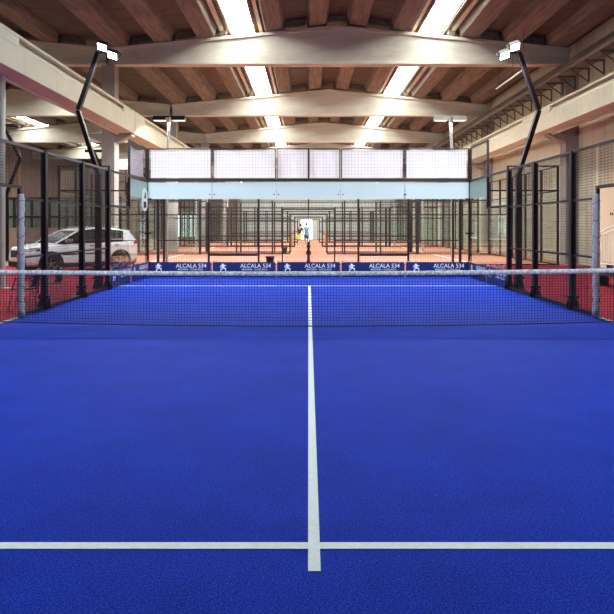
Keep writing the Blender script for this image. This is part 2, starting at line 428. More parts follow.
# crane beams, one per bay
def crane_mesh(face, L):
    # local x=0 is the outer edge away from the court, face towards +x*face
    m = MB(); a, b = .04, L-.04
    m.prism([(0, 0), (face*.7, 0), (face*.7, .62), (0, .62)], 'y', a, b)                       # lower body
    m.prism([(0, .86), (face*.7, .86), (face*.7, .94), (0, .94)], 'y', a, b)                   # top flange
    m.prism([(0, .62), (face*.7, .62), (face*.7, .86), (0, .86)], 'y', a, a+1.6)
    m.prism([(0, .62), (face*.7, .62), (face*.7, .86), (0, .86)], 'y', b-1.6, b)
    m.prism([(0, .62), (face*.7, .62), (face*.52, .86), (0, .86)], 'y', a+1.6, b-1.6)
    m.prism([(face*.0, -.06), (face*.1, -.06), (face*.1, 0), (0, 0)], 'y', a, b)
    return m
for side, x, face, nm in ((-1, -7.9, 1, 'left'), (1, 10.1, -1, 'right')):
    p = None
    for i in range(6):
        y0 = BEAMY[i+1-0]+.1 if i > 0 else BEAMY[1]+.1
        y0 = (2.1, 14.5, 26.9, 39.3, 51.7, 64.1)[i]
        if p is None: p = crane_mesh(face, 12.4).build('crane_beam', M['crane'], bevel=.012); o = p
        else: o = p.copy(); C.objects.link(o)
        o.location = (x, y0, 5.4)
        if i in (0, 1):
            m = MB(); q = face*.7; m.box(q-.02, q+.04, -.1, .1, .5, .74); m.build('joint_plate', M['dark'], o)
        tag(o, '%s length of the cream crane beam running along the %s side' % (ORD[i], nm), 'crane beam', 'crane beam lengths on the %s' % nm)
# steel downpipe post at the far left, under the crane beam
o = MB().tube([(0, 0, 0), (0, 0, 5.38)], .07, 14)
o.box(-.14, .14, -.14, .14, 0, .02)
o = o.build('steel_post', M['mastw'], smooth=False); o.location = (-7.72, 16.35, 0)
tag(o, 'pale steel post under the crane beam at the left edge of the photo', 'post')

# cable tray with triangular brackets on the right wall, and the eaves beam above it
t = empty('cable_tray', (10.5, 0, 7.45), label='long cable tray on triangular brackets high on the right wall', cat='cable tray')
m = MB(); m.box(-.75, -.15, 15, 76, .02, .06); m.box(-.77, -.73, 15, 76, .02, .14); m.box(-.17, -.13, 15, 76, .02, .14); m.build('tray', M['rib'], t)
for k in range(50):
    y = 15.5+k*1.24
    b = MB(); b.bar((-.72, y, 0), (-.0, y, 0), .05, .05); b.bar((-.04, y, -.5), (-.04, y, 0), .05, .05); b.bar((-.7, y, -.02), (-.05, y, -.48), .04, .04)
    b.build('bracket', M['bracket'], t)
m = MB(); m.box(0, .7, YBACK, YEND, 0, .3)
o = m.build('eaves_beam', M['rib']); o.location = (10.35, 0, 8.26-.36)
tag(o, 'dark eaves gutter beam along the top of the right wall', 'beam')
# thin fluorescent strip hung under the roof near the right mast
t = empty('strip_light', (8.3, 26.5-1.9, 7.6), label='thin white strip light hanging beneath the roof near the right light mast', cat='strip light')
MB().box(-.03, .03, 0, 4.0, 0, .05).build('tube', M['mastw'], t)
for y in (.4, 1.7, 3.6): MB().bar((0, y, .05), (0, y, 1.6), .012).build('hanger', M['dark'], t)

# ---------------------------------------------------------------- fences
def wires(m, p0, p1, z0, z1, pitch=.05, w=.0056, fix=None):
    """wire mesh between two ground points p0,p1 : long thin horizontal and vertical wires"""
    p0 = Vector((*p0, 0)); p1 = Vector((*p1, 0)); d = p1-p0; L = d.length; n = int(L/pitch)
    k = 0
    z = z0
    while z < z1:
        m.bar(p0+Vector((0, 0, z)), p1+Vector((0, 0, z)), w); z += pitch
    for i in range(1, n):
        q = p0+d*(i/n); m.bar(q+Vector((0, 0, z0)), q+Vector((0, 0, z1)), w)
    return m

def base_bracket(s):
    m = MB(); m.box(-.13, .13, -.11, .11, 0, .012)
    for y in (-.07, .07):
        m.prism([(-.05, .0), (-.12, .0), (-.12, .04), (-.05, .30)], 'y', y-.006, y+.006)
        m.prism([(.05, .0), (.12, .0), (.12, .04), (.05, .30)], 'y', y-.006, y+.006)
    m.box(-.12, .12, -.075, .075, .24, .30) if s else None
    return m

def side_fence(s, nm):
    t = empty('court_fence', (s*5.0, 0, 0), label='dark steel mesh fence with three rails along the %s side of the blue court' % nm, cat='fence', group=None)
    # posts
    for y, w in ((16.16, .12), (14.3, .11), (12.27, .11), (8.1, .085), (6.1, .085), (4.1, .085)):
        p = MB().box(-.05, .05, y-w/2, y+w/2, 0, 3.0).build('post', M['fence'], t)
        b = base_bracket(y in (12.27, 14.3)).build('base_bracket', M['fence'], p); b.location = (0, y, 0); b.scale = (.85, .9, .9)
    # rails
    rl = M['fence']
    MB().bar((0, 3.1, 2.98), (0, 16.16, 2.98), .05, .045).build('top_rail', M['rail'] if s < 0 else rl, t)
    for z in (1.03, 2.06):
        MB().bar((0, 11.25, z), (0, 16.16, z), .04).build('rail', rl, t)
        MB().bar((0, 3.1, z), (0, 9.1, z), .04).build('rail', rl, t)
    m = MB(); m.bar((0, 11.25, .035), (0, 16.1, .035), .04, .07); m.bar((0, 3.1, .035), (0, 9.1, .035), .04, .07); m.build('bottom_rail', rl, t)
    # gate opening frame by the net
    m = MB(); m.bar((0, 11.2, 0), (0, 11.2, 2.27), .05); m.bar((0, 9.1, 0), (0, 9.1, 2.27), .05); m.bar((0, 9.07, 2.25), (0, 11.23, 2.25), .05)
    m.build('gate_frame', rl, t)
    for a, b, z0 in ((11.25, 12.22, .07), (12.32, 14.25, .07), (14.35, 16.08, .07), (9.12, 11.2, 2.28), (3.1, 9.08, .07)):
        m = MB(); wires(m, (0, a), (0, b), z0, 2.96); m.build('mesh_panel', M['wire'], t)
    return t
side_fence(-1, 'left'); side_fence(1, 'right')

# padded round posts at the gate edges
def padded(s, nm):
    t = empty('padded_post', (s*5.0-s*.035, 11.19, 0), label='tall grey padded post by the net at the %s edge of the blue court' % nm, cat='post', group='padded posts beside the net')
    prof = []
    n = 42
    for i in range(n+1):
        z = .02+i*2.08/n; prof.append((.058+.006*math.sin(i*1.9)+.004*math.sin(i*.7), z))
    prof = [(0.001, .0)]+prof+[(.05, 2.13), (.001, 2.14)]
    MB().lathe(prof, n=16).build('padding', M['pad'], t, smooth=True)
    for k in range(7):
        z = .25+k*.29
        pts = [(.068*math.cos(a), .068*math.sin(a), z+.035*math.sin(a*1.5+k)) for a in [PI*(1.05+.9*q/8) for q in range(9)]]
        m = MB(); m.tube(pts, .0045, 5); m.build('seam', M['seam'], t)
padded(-1, 'left'); padded(1, 'right')

# ---------------------------------------------------------------- the net
t = empty('padel_net', (0, 10.14, 0), label='black mesh padel net with grey white tape stretched across the blue court', cat='net')
m = MB(); pitch = .0455; NX = 5.0
def netbot(x): return .015+.075*(abs(x)/5)**2.2
nx = int(2*NX/pitch)
for i in range(nx+1):
    x = -NX+i*2*NX/nx; m.bar((x, 0, netbot(x)), (x, 0, .84), .0045)
for k in range(1, 19):
    f = k/19
    for j in range(20):
        a, b = -NX+j*NX/10, -NX+(j+1)*NX/10
        za = netbot(a)+(.84-netbot(a))*f; zb = netbot(b)+(.84-netbot(b))*f
        m.bar((a, 0, za), (b, 0, zb), .0045)
m.build('mesh', M['net'], t)
m = MB(); m.tube([(-NX+j*NX/10, 0, netbot(-NX+j*NX/10)) for j in range(21)], .009, 8); m.build('bottom_cord', M['net'], t)
m = MB(); N = 80
vs = []; fs = []
for i in range(N+1):
    x = -NX+2*NX*i/N; zt = .870+.040*(abs(x)/5)**2+.0025*x+.001*math.sin(i*1.7); zb_ = zt-.07+.0015*math.sin(i*2.3); th = .011+.003*math.sin(i*.9)
    vs += [(x, -th, zt-.008), (x, 0, zt), (x, th, zt-.008), (x, th, zb_), (x, -th, zb_)]
for i in range(N):
    for k in range(5): fs.append((i*5+k, i*5+(k+1) % 5, (i+1)*5+(k+1) % 5, (i+1)*5+k))
m.add(vs, fs); m.build('tape', M['tape'], t, smooth=True)
for s in (-1, 1): MB().tube([(s*5.0, 0, 0), (s*5.0, 0, .95)], .03).build('net_post', M['fence'], t)

# ---------------------------------------------------------------- glass back of the court
def text_mesh(body, size, parent, m, loc, rot, name='lettering', extr=.0015, sx=1, offset=0):
    cu = bpy.data.curves.new(name, 'FONT'); cu.body = body; cu.size = size; cu.align_x = 'LEFT'; cu.align_y = 'BOTTOM_BASELINE'; cu.extrude = extr; cu.offset = offset
    cu.resolution_u = 3
    tmp = bpy.data.objects.new('tmp', cu); C.objects.link(tmp)
    dg = bpy.context.evaluated_depsgraph_get(); dg.update()
    me = bpy.data.meshes.new_from_object(tmp.evaluated_get(dg)); me.name = name
    bpy.data.objects.remove(tmp); me.materials.clear(); me.materials.append(m)
    o = bpy.data.objects.new(name, me); C.objects.link(o); o.parent = parent; o.location = loc; o.rotation_euler = rot; o.scale = (sx, 1, 1)
    return o

def panel(name, x0, x1, z0, z1, m, parent, y=0, th=.012): return MB().box(x0, x1, y-th/2, y+th/2, z0, z1).build(name, m, parent)

bw = empty('glass_back_wall', (0, 20.16, 0), label='tall frameless glass wall with frosted band and mesh top closing the blue court', cat='glass wall')
for k in range(5):
    a, b = -5+2*k+.008, -3+2*k-.008
    g = panel('glass_panel', a, b, .02, 2.96, M['glass'], bw)
    MB().box(a, b, -.009, -.0065, 2.42, 2.93).build('frosted_band', M['frost'], g)
    # mesh panel on top with its own frame
    f = MB(); f.bar((a+.02, 0, 3.98), (b-.02, 0, 3.98), .03); f.bar((a+.02, 0, 3.05), (b-.02, 0, 3.05), .03)
    f.bar((a+.02, 0, 3.05), (a+.02, 0, 3.98), .03); f.bar((b-.02, 0, 3.05), (b-.02, 0, 3.98), .03)
    mp = f.build('mesh_frame', M['fence'], bw)
    w = MB(); wires(w, (a+.03, 0), (b-.03, 0), 3.1, 3.96, pitch=.1, w=.0035); w.build('wire_grid', M['rail'], mp)
MB().box(-5, 5, -.05, .05, 2.96, 3.04).build('top_beam', M['fence'], bw)
MB().bar((0, .0, 3.04), (0, .0, 4.0), .05).build('centre_post', M['fence'], bw)
for k in range(1, 5):
    x = -5+2*k; m = MB()
    for dx in ((-.07, .07) if k != 4 else (-.02, .02)): m.tube([(x+dx, -.02, 2.56), (x+dx, .02, 2.56)], .022, 10)
    m.build('glass_clamp', M['clamp'], bw)
for s in (-1, 1):
    m = MB()
    for z in (1.35, 2.42+.0): m.box(s*5-.12, s*5+.12, -.03, .03, z-.02, z+.02)
    m.build('glass_clamp', M['clamp'], bw)
for s in (-1, 1): MB().box(s*5.05-.05, s*5.05+.05, .06, .16, 0, 4.0).build('corner_post', M['fence'], bw)

for s, nm in ((-1, 'left'), (1, 'right')):
    t = empty('glass_side_wall', (s*5.02, 0, 0), label='stepped glass and mesh side wall in the %s rear corner of the blue court' % nm, cat='glass wall')
    for a, b, zt in ((18.15, 20.12, 2.96), (16.24, 18.13, 2.05)):
        g = MB().box(-.006, .006, a, b, .02, zt).build('glass_panel', M['glass'], t)
        if zt > 2.5: MB().box(-s*.010-.001, -s*.010+.001, a, b, 2.42, 2.93).build('frosted_band', M['frost2'], g)
    f = MB(); f.bar((0, 16.2, 2.09), (0, 18.14, 2.09), .06); f.bar((0, 16.2, 2.98), (0, 20.1, 2.98), .05); f.bar((0, 18.14, 2.06), (0, 18.14, 4.0), .06); f.bar((0, 18.14, 3.98), (0, 20.1, 3.98), .04)
    f.build('frame', M['fence'], t)
    w = MB(); wires(w, (0, 16.24), (0, 18.1), 2.12, 2.95, pitch=.1, w=.003); wires(w, (0, 18.17), (0, 20.08), 3.02, 3.95, pitch=.08, w=.004)
    w.build('mesh_panel', M['wire'], t)

# white sheets hung behind the mesh tops
def sheet(x0, x1, y, z0, z1, label, p0=None, p1=None):
    m = MB(); nx, nz = 24, 10; vs = []; fs = []
    for i in range(nx+1):
        for k in range(nz+1):
            u, v = i/nx, k/nz
            d = .03*math.sin(u*PI*5+v*3)*math.sin(v*PI)+.012*math.sin(v*9+u*17)
            if p0: x = p0[0]+(p1[0]-p0[0])*u; yy = p0[1]+(p1[1]-p0[1])*u; vs.append((x+d, yy, z0+(z1-z0)*v-.12*math.sin(PI*u)*(1 if v > .9 else .5)*(.5+v*.5)))
            else: vs.append((x0+(x1-x0)*u, y+d, z0+(z1-z0)*v))
    for i in range(nx):
        for k in range(nz): a = i*(nz+1)+k; fs.append((a, a+1, a+nz+2, a+nz+1))
    m.add(vs, fs); o = m.build('white_sheet', M['cloth'], smooth=True)
    tag(o, label, 'sheet', 'white sheets behind the mesh tops'); return o
for k, (a, b, lb) in enumerate(((-4.93, -3.05, 'leftmost white sheet along the mesh top of the glass back wall'), (-2.95, -1.05, 'white sheet second from the left on the mesh top of the back wall'),
        (-.97, .0-.03, 'narrow white sheet left of the centre post on the mesh top'), (.05, .97, 'narrow white sheet right of the centre post on the mesh top'),
        (1.05, 2.95, 'white sheet second from the right on the mesh top of the back wall'), (3.05, 4.93, 'rightmost white sheet along the mesh top of the glass back wall'))):
    sheet(a, b, 20.25, 3.08, 3.95, lb)
sheet(0, 0, 0, 3.1, 3.95, 'sagging white sheet on the left side wall corner mesh', (-5.1, 18.25), (-5.1, 20.05))

# banners
LION = [(.30,.98),(.42,1.0),(.50,.93),(.60,.95),(.66,.88),(.58,.84),(.64,.78),(.80,.80),(.96,.72),(.98,.64),(.86,.68),(.70,.66),(.66,.56),(.74,.44),(.90,.40),(.96,.28),(.90,.10),(1.0,.02),(.80,.02),(.82,.16),(.78,.30),(.62,.32),(.52,.40),(.46,.28),(.30,.22),(.18,.06),(.22,.0),(.02,.0),(.06,.10),(.18,.30),(.34,.36),(.38,.48),(.26,.46),(.10,.36),(.02,.44),(.06,.50),(.20,.54),(.34,.62),(.28,.70),(.16,.62),(.02,.60),(.0,.70),(.12,.74),(.26,.82)]
def banner(root, L):
    """local: runs along +x for L metres, front towards -y"""
    MB().box(.03, L-.03, -.006, .006, 0, .46).build('sheet', M['banner'], root)
    m = MB(); m.prism([(.25+.20*u, .175+.24*v) for u, v in LION], 'y', -.011, -.0065); m.build('lion_emblem', M['ink'], root)
    fit_text('ALCALA 534', root, .88, .285, .95, .125, .005)
    fit_text('MADRID - COSLADA', root, .94, .205, .78, .052, .002)
    m = MB(); m.box(.0, .022, -.008, .004, 0, .44); m.build('strap', M['tie'], root)
    m = MB(); m.prism([(.0, .46), (.05, .43), (.13, .45), (.10, .50), (.0, .50)], 'y', -.006, .006); m.build('tab', M['tie'], root)
def fit_text(body, root, x, z, w, h, off):
    o = text_mesh(body, 1.0, root, M['ink'], (x, -.009, z), (PI/2, 0, 0), offset=off, extr=.0015)
    xs = [v.co.x for v in o.data.vertices]; ys = [v.co.y for v in o.data.vertices]
    sx = w/(max(xs)-min(xs)); sy = h/(max(ys)-min(ys))
    for v in o.data.vertices: v.co.x = (v.co.x-min(xs))*sx; v.co.y = (v.co.y-min(ys))*sy
pos = ['leftmost', 'second from the left', 'middle', 'second from the right', 'rightmost']
for k in range(5):
    r = empty('advertising_banner', (-5+2*k, 20.13, .0), label='navy sponsor banner with white lettering along the back wall, %s of five' % pos[k], cat='banner', group='navy banners along the back wall')
    banner(r, 1.998)
for s, nm in ((-1, 'left'), (1, 'right')):
    for k in range(2):
        far = (k == 1)
        if s < 0: loc = (-4.985, 16.26+1.94*k, 0); rz = PI/2
        else: loc = (4.985, 20.1-1.94*(1-k), 0); rz = -PI/2
        nearer = (k == 0)
        r = empty('advertising_banner', loc, rz, label='navy sponsor banner on the %s side glass, %s' % (nm, 'nearer the net' if nearer else 'nearer the back wall'), cat='banner', group='navy banners on the side glass')
        banner(r, 1.90)

# ---------------------------------------------------------------- light masts of the blue court
def mast(x, y, s, label, group):
    """zigzag mast: straight to 3 m, leans outwards to the elbow, back in to the lamps. s=+1 leans to +x"""
    t = empty('light_mast', (x, y, 0), label=label, cat='light mast', group=group)
    P = [(0, 0, 0), (0, 0, 2.9), (s*.42, -.25, 4.46), (s*.02, .05, 5.98)]
    MB().box(-.07, .07, -.07, .07, 0, 2.9).build('pole', M['mastm'], t)
    m = MB(); m.bar(P[1], P[2], .1, .14, up=(0, 1, 0)); m.build('lower_arm', M['mastm'], t)
    m = MB(); m.bar(P[2], P[3], .1, .13, up=(0, 1, 0)); m.build('upper_arm', M['mastm'], t)
    base_bracket(True).build('base_bracket', M['mastm'], t)
    m = MB(); m.bar((P[3][0], P[3][1], P[3][2]), (-s*.52, .1, 5.98), .05); m.build('cross_arm', M['mastm'], t)
    for dx, dz in ((-s*.10, .08), (-s*.36, -.13)):
        h = empty_part('floodlight', t, (dx, -.02, 6.02+dz), (R(-38), R(-s*18), 0))
        m = MB(); m.box(-.13, .13, -.11, .11, .0, .07)
        for k in range(5): m.box(-.12, .12, -.1+k*.045, -.09+k*.045, .07, .12)
        m.build('housing', M['mastm'], h)
        MB().box(-.115, .115, -.095, .095, -.008, -.001).build('lens', M['lens'], h)
    return t
def R(a): return a*PI/180
def empty_part(name, parent, loc, rot):
    # a part that itself carries pieces: small mounting bracket mesh as its body
    m = MB(); m.bar((-.16, 0, .03), (-.16, 0, .16), .02); m.bar((.16, 0, .03), (.16, 0, .16), .02); m.bar((-.16, 0, .15), (.16, 0, .15), .02)
    o = m.build(name, M['mastm'], parent); o.location = loc; o.rotation_euler = rot; return o
mast(-5.32, 16.4, -1, 'black zigzag light mast with two lit floodlights beside the left fence', 'lit masts of the blue court')
mast(5.32, 16.4, 1, 'black zigzag light mast with two lit floodlights beside the right fence', 'lit masts of the blue court')
mast(-5.32, 3.9, -1, 'light mast left of the blue court, outside the picture', 'lit masts of the blue court behind the view')
mast(5.32, 3.9, 1, 'light mast right of the blue court, outside the picture', 'lit masts of the blue court behind the view')

def area(name, loc, target, size, power, col=(1, 1, 1), spread=PI):
    l = bpy.data.lights.new(name, 'AREA'); l.shape = 'SQUARE'; l.size = size; l.energy = power; l.color = col; l.spread = spread
    o = bpy.data.objects.new(name, l); C.objects.link(o); o.location = loc
    o.rotation_euler = (Vector(target)-Vector(loc)).to_track_quat('-Z', 'Y').to_euler(); return o
COLD = (.88, .97, 1.0)
PW = 300
for s in (-1, 1):
    for y, ty, pw in ((16.4, 16.4, PW*1.7), (3.9, 10.8, PW*1.75)):
        area('floodlight_beam', (s*(5.3-.28), y-.1, 5.84), (s*2.6, ty, 0), .28, pw, COLD)

# pale T masts and black masts of the courts behind
def tmast(x, y, label, col, lit):
    t = empty('tee_light_mast', (x, y, 0), label=label, cat='light mast', group='tee masts beyond the glass wall')
    mm = M['mastw'] if col else M['mastm']
    MB().tube([(0, 0, 0), (0, 0, 4.2), (-.12*(1 if x > 0 else -1), 0, 6.0)], .06, 10).build('pole', M['mastw'], t)
    MB().bar((-.65-.1*(1 if x > 0 else -1), 0, 6.02), (.65-.1*(1 if x > 0 else -1), 0, 6.02), .06).build('cross_arm', mm, t)
    for dx in (-.38, .38):
        h = MB(); cx = dx-.1*(1 if x > 0 else -1); h.box(cx-.27, cx+.27, -.17, .17, 5.86, 5.97)
        h = h.build('floodlight', mm, t)
        MB().box(cx-.24, cx+.24, -.14, .14, 5.845, 5.856).build('lens', M['lens_far'] if lit else M['mastw'], h)
tmast(-5.75, 26.3, 'dark-headed tee shaped light mast behind the left end of the glass wall', 0, True)
tmast(5.85, 26.3, 'pale tee shaped light mast behind the right end of the glass wall', 1, True)
def smallmast(x, y, s, label):
    t = empty('court_light_mast', (x, y, 0), label=label, cat='light mast', group='distant black masts on the left')
    m = MB(); m.box(-.07, .07, -.07, .07, 0, 3.0); m.bar((0, 0, 3.0), (s*.6, 0, 4.6), .13); m.bar((s*.6, 0, 4.6), (-s*.1, 0, 6.0), .13); m.build('pole', M['mastm'], t)
    m = MB(); m.box(-s*.1-.5, -s*.1+.5, -.2, .2, 5.98, 6.12); m.build('floodlight', M['mastm'], t)
smallmast(-13.5, 29, 1, 'distant black zigzag mast behind the mesh at the far left edge')
smallmast(-12.7, 38.7, 1, 'distant black mast seen just right of the left light mast')
smallmast(-13.0, 51, 1, 'smallest distant black mast near the left corner of the glass wall')

# lamps of the courts behind, all on tee masts
WARM = (.97, 1, .98)
for k, y in enumerate((26.3, 37.15, 49.45, 61.75)):
    for x, nm in ((-5.75, 'left'), (5.85, 'right')):
        if k: tmast(x*1.12, y, 'tee shaped light mast on the %s between the %s and next orange court' % (nm, ORD[k-1]), 1, True)
        area('tee_mast_beam', (x*(1.12 if k else 1), y+.2, 5.8), (x*.7, y+2.5, 0), .5, 900, WARM)

# ---------------------------------------------------------------- the orange courts behind
def court_line_fence(y, label, near):
    t = empty('mesh_fence', (0, y, 0), label=label, cat='fence', group='cross fences of the orange courts')
    post = None
    for x in (-5.8, -4.0, -2.0, 2.0, 4.0, 5.8) if near else (-6, -4, -2, 2, 4, 6):
        MB().box(x-.04, x+.04, -.04, .04, 0, 3.0).build('post', M['fence'], t)
    for x in (-6.05, 6.1): MB().box(x-.05, x+.05, .03, .13, 0, 3.0).build('post', M['fence'], t)
    m = MB()
    for z in (1.0, 2.03, 2.97): 
        if z > 2.5: m.bar((-6, 0, z), (6, 0, z), .045)
        else: m.bar((-6, 0, z), (-1.05, 0, z), .045); m.bar((1.05, 0, z), (6, 0, z), .045)
    for a, b in ((-6, -1.05), (1.05, 6)): m.bar((a, 0, .04), (b, 0, .04), .05, .06)
    m.build('rails', M['fence'], t)
    m = MB(); m.bar((-1.05, 0, 0), (-1.05, 0, 2.27), .05); m.bar((1.05, 0, 0), (1.05, 0, 2.27), .05); m.bar((-1.07, 0, 2.25), (1.07, 0, 2.25), .05); m.bar((0, 0, 2.25), (0, 0, 3), .06)
    m.build('gate_frame', M['fence'], t)
    m = MB(); p = .1 if near else .2
    wires(m, (-6, 0), (-1.08, 0), .08, 2.95, pitch=p, w=.005); wires(m, (1.08, 0), (6, 0), .08, 2.95, pitch=p, w=.005); wires(m, (-1.05, 0), (1.05, 0), 2.3, 2.95, pitch=p, w=.005)
    m.build('mesh_panel', M['wire'], t)
    if near:
        m = MB()
        for a, b in ((-4, -2), (2, 4)): m.box(a+.05, b-.05, -.05, .02, .38, .49); 
        m.build('low_hatch_frame', M['fence'], t)
    # glass ends with mesh top, on both sides
    for s in (-1, 1):
        m = MB()
        for x in (8.0, 10.0): m.bar((s*x, 0, 0 if x > 9 else 3.0), (s*x, 0, 4.0), .07)
        m.bar((s*6.1, 0, 3.0), (s*10, 0, 3.0), .06); m.bar((s*8, 0, 3.98), (s*10, 0, 3.98), .05); m.bar((s*6.1, 0, .03), (s*10, 0, .03), .05); m.bar((s*6.1, 0, 2.03), (s*8, 0, 2.03), .04)
        fr = m.build('glass_end_frame', M['fence'], t)
        g = MB(); g.box(min(s*6.15, s*8), max(s*6.15, s*8), -.006, .006, .05, 2.0); g.box(min(s*8.02, s*9.96), max(s*8.02, s*9.96), -.006, .006, .05, 2.96); g.build('glass_panel', M['glass'], fr)
        w = MB(); wires(w, (s*8.04, 0), (s*9.96, 0), 3.04, 3.95, pitch=.1, w=.006); w.build('mesh_top', M['wire'], fr)
for k, (y0, y1) in enumerate(((26.0, 36.0), (38.3, 48.3), (50.6, 60.6), (62.9, 72.9))):
    court_line_fence(y0, 'near mesh fence with centre gate, %s of the orange courts' % ORD[k], k == 0)
    court_line_fence(y1, 'rear mesh fence with centre gate, %s of the orange courts' % ORD[k], False)
    # end glass walls (3 m glass, mesh above)
    for s, nm in ((-1, 'left'), (1, 'right')):
        t = empty('end_glass_wall', (s*10.05, 0, 0), label='%s end glass wall of the %s orange court' % (nm, ORD[k]), cat='glass wall', group='end glass walls of the orange courts')
        MB().box(-.006, .006, y0+.1, y1-.1, .05, 2.95).build('glass_panel', M['glass'], t)
        m = MB()
        for i in range(6): yy = y0+2*i+(.1 if i == 0 else -.1 if i == 5 else 0); m.box(-.04, .04, yy-.04, yy+.04, 0, 4.0)
        for z in (.03, 2.99, 3.98): m.bar((0, y0, z), (0, y1, z), .05)
        m.build('frame', M['fence'], t)
        m = MB(); wires(m, (0, y0), (0, y1), 3.02, 3.95, pitch=.2, w=.006); m.build('mesh_top', M['wire'], t)
    # net of that court, seen end on
    yc = (y0+y1)/2
    t = empty('distant_net', (0, yc, 0), label='%s net of the orange courts, seen end on' % ORD[k], cat='net', group='nets of the orange courts')
    m = MB()
    for i in range(101): m.bar((0, -5+.1*i, .03), (0, -5+.1*i, .88), .006)
    for i in range(18): m.bar((0, -5, .05+.047*i), (0, 5, .05+.047*i), .006)
    m.build('mesh', M['net'], t)
    MB().box(-.015, .015, -5, 5, .84, .92).build('tape', M['tape'], t)
    for y in (-5.0, 5.0):
        m = MB(); m.box(-.05, .05, y-.05, y+.05, 0, .95); m.box(-.16, .16, y-.12, y+.12, 0, .03); m.prism([(-.15, .03), (.15, .03), (.05, .22), (-.05, .22)], 'y', y-.06, y+.06); m.build('net_post', M['fence'], t)
    m = MB()
    for s in (-1, 1): m.box(s*6.95-.05, s*6.95+.05, y0+.05, y1-.05, 0, .004)
    m.box(-6.9, -.1, yc-.05, yc+.05, 0, .004); m.box(.1, 6.9, yc-.05, yc+.05, 0, .004)
    o = m.build('court_markings', M['line'], bpy.data.objects['floor_orange'])
# bins
def binn(x, y, label, h=.35):
    t = empty('waste_bin', (x, y, 0), label=label, cat='bin', group='black bins in the orange courts')
    MB().lathe([(.001, 0), (.11, 0), (.12, .02), (.17, h-.04), (.19, h-.04), (.19, h), (.155, h), (.12, .05), (.001, .04)], n=16).build('body', M['bin'], t)
binn(-1.52, 25.6, 'larger black bin standing behind the second banner from the left', .38)
binn(-1.35, 36.5, 'smaller black bin beside the centre gate of the orange courts', .38)
for s, nm in ((-1, 'left'), (1, 'right')):
    m = MB().lathe([(.001, 0), (.12, 0), (.125, .05), (.125, 1.15), (.08, 1.2), (.001, 1.2)], n=12)
    o = m.build('gate_pad', M['ochre'], smooth=True); o.location = (s*1.35, 50.3, 0)
    tag(o, 'ochre padded post on the %s of a distant centre gate' % nm, 'post', 'ochre pads at the distant gate')

# ---------------------------------------------------------------- people
def skinned(name, pts, edges, radii, m, parent, root=0):
    me = bpy.data.meshes.new(name); me.from_pydata(pts, edges, []); o = bpy.data.objects.new(name, me); C.objects.link(o)
    mod = o.modifiers.new('skin', 'SKIN'); mod.use_smooth_shade = True
    for i, r in enumerate(radii):
        sv = me.skin_vertices[0].data[i]; rr = r if isinstance(r, tuple) else (r, r); sv.radius = rr; sv.use_root = (i == root)
    s = o.modifiers.new('sub', 'SUBSURF'); s.levels = s.render_levels = 2
    dg = bpy.context.evaluated_depsgraph_get(); dg.update()
    me2 = bpy.data.meshes.new_from_object(o.evaluated_get(dg)); me2.name = name
    bpy.data.objects.remove(o)
    me2.materials.clear(); me2.materials.append(m)
    for p in me2.polygons: p.use_smooth = True
    q = bpy.data.objects.new(name, me2); C.objects.link(q); q.parent = parent; return q

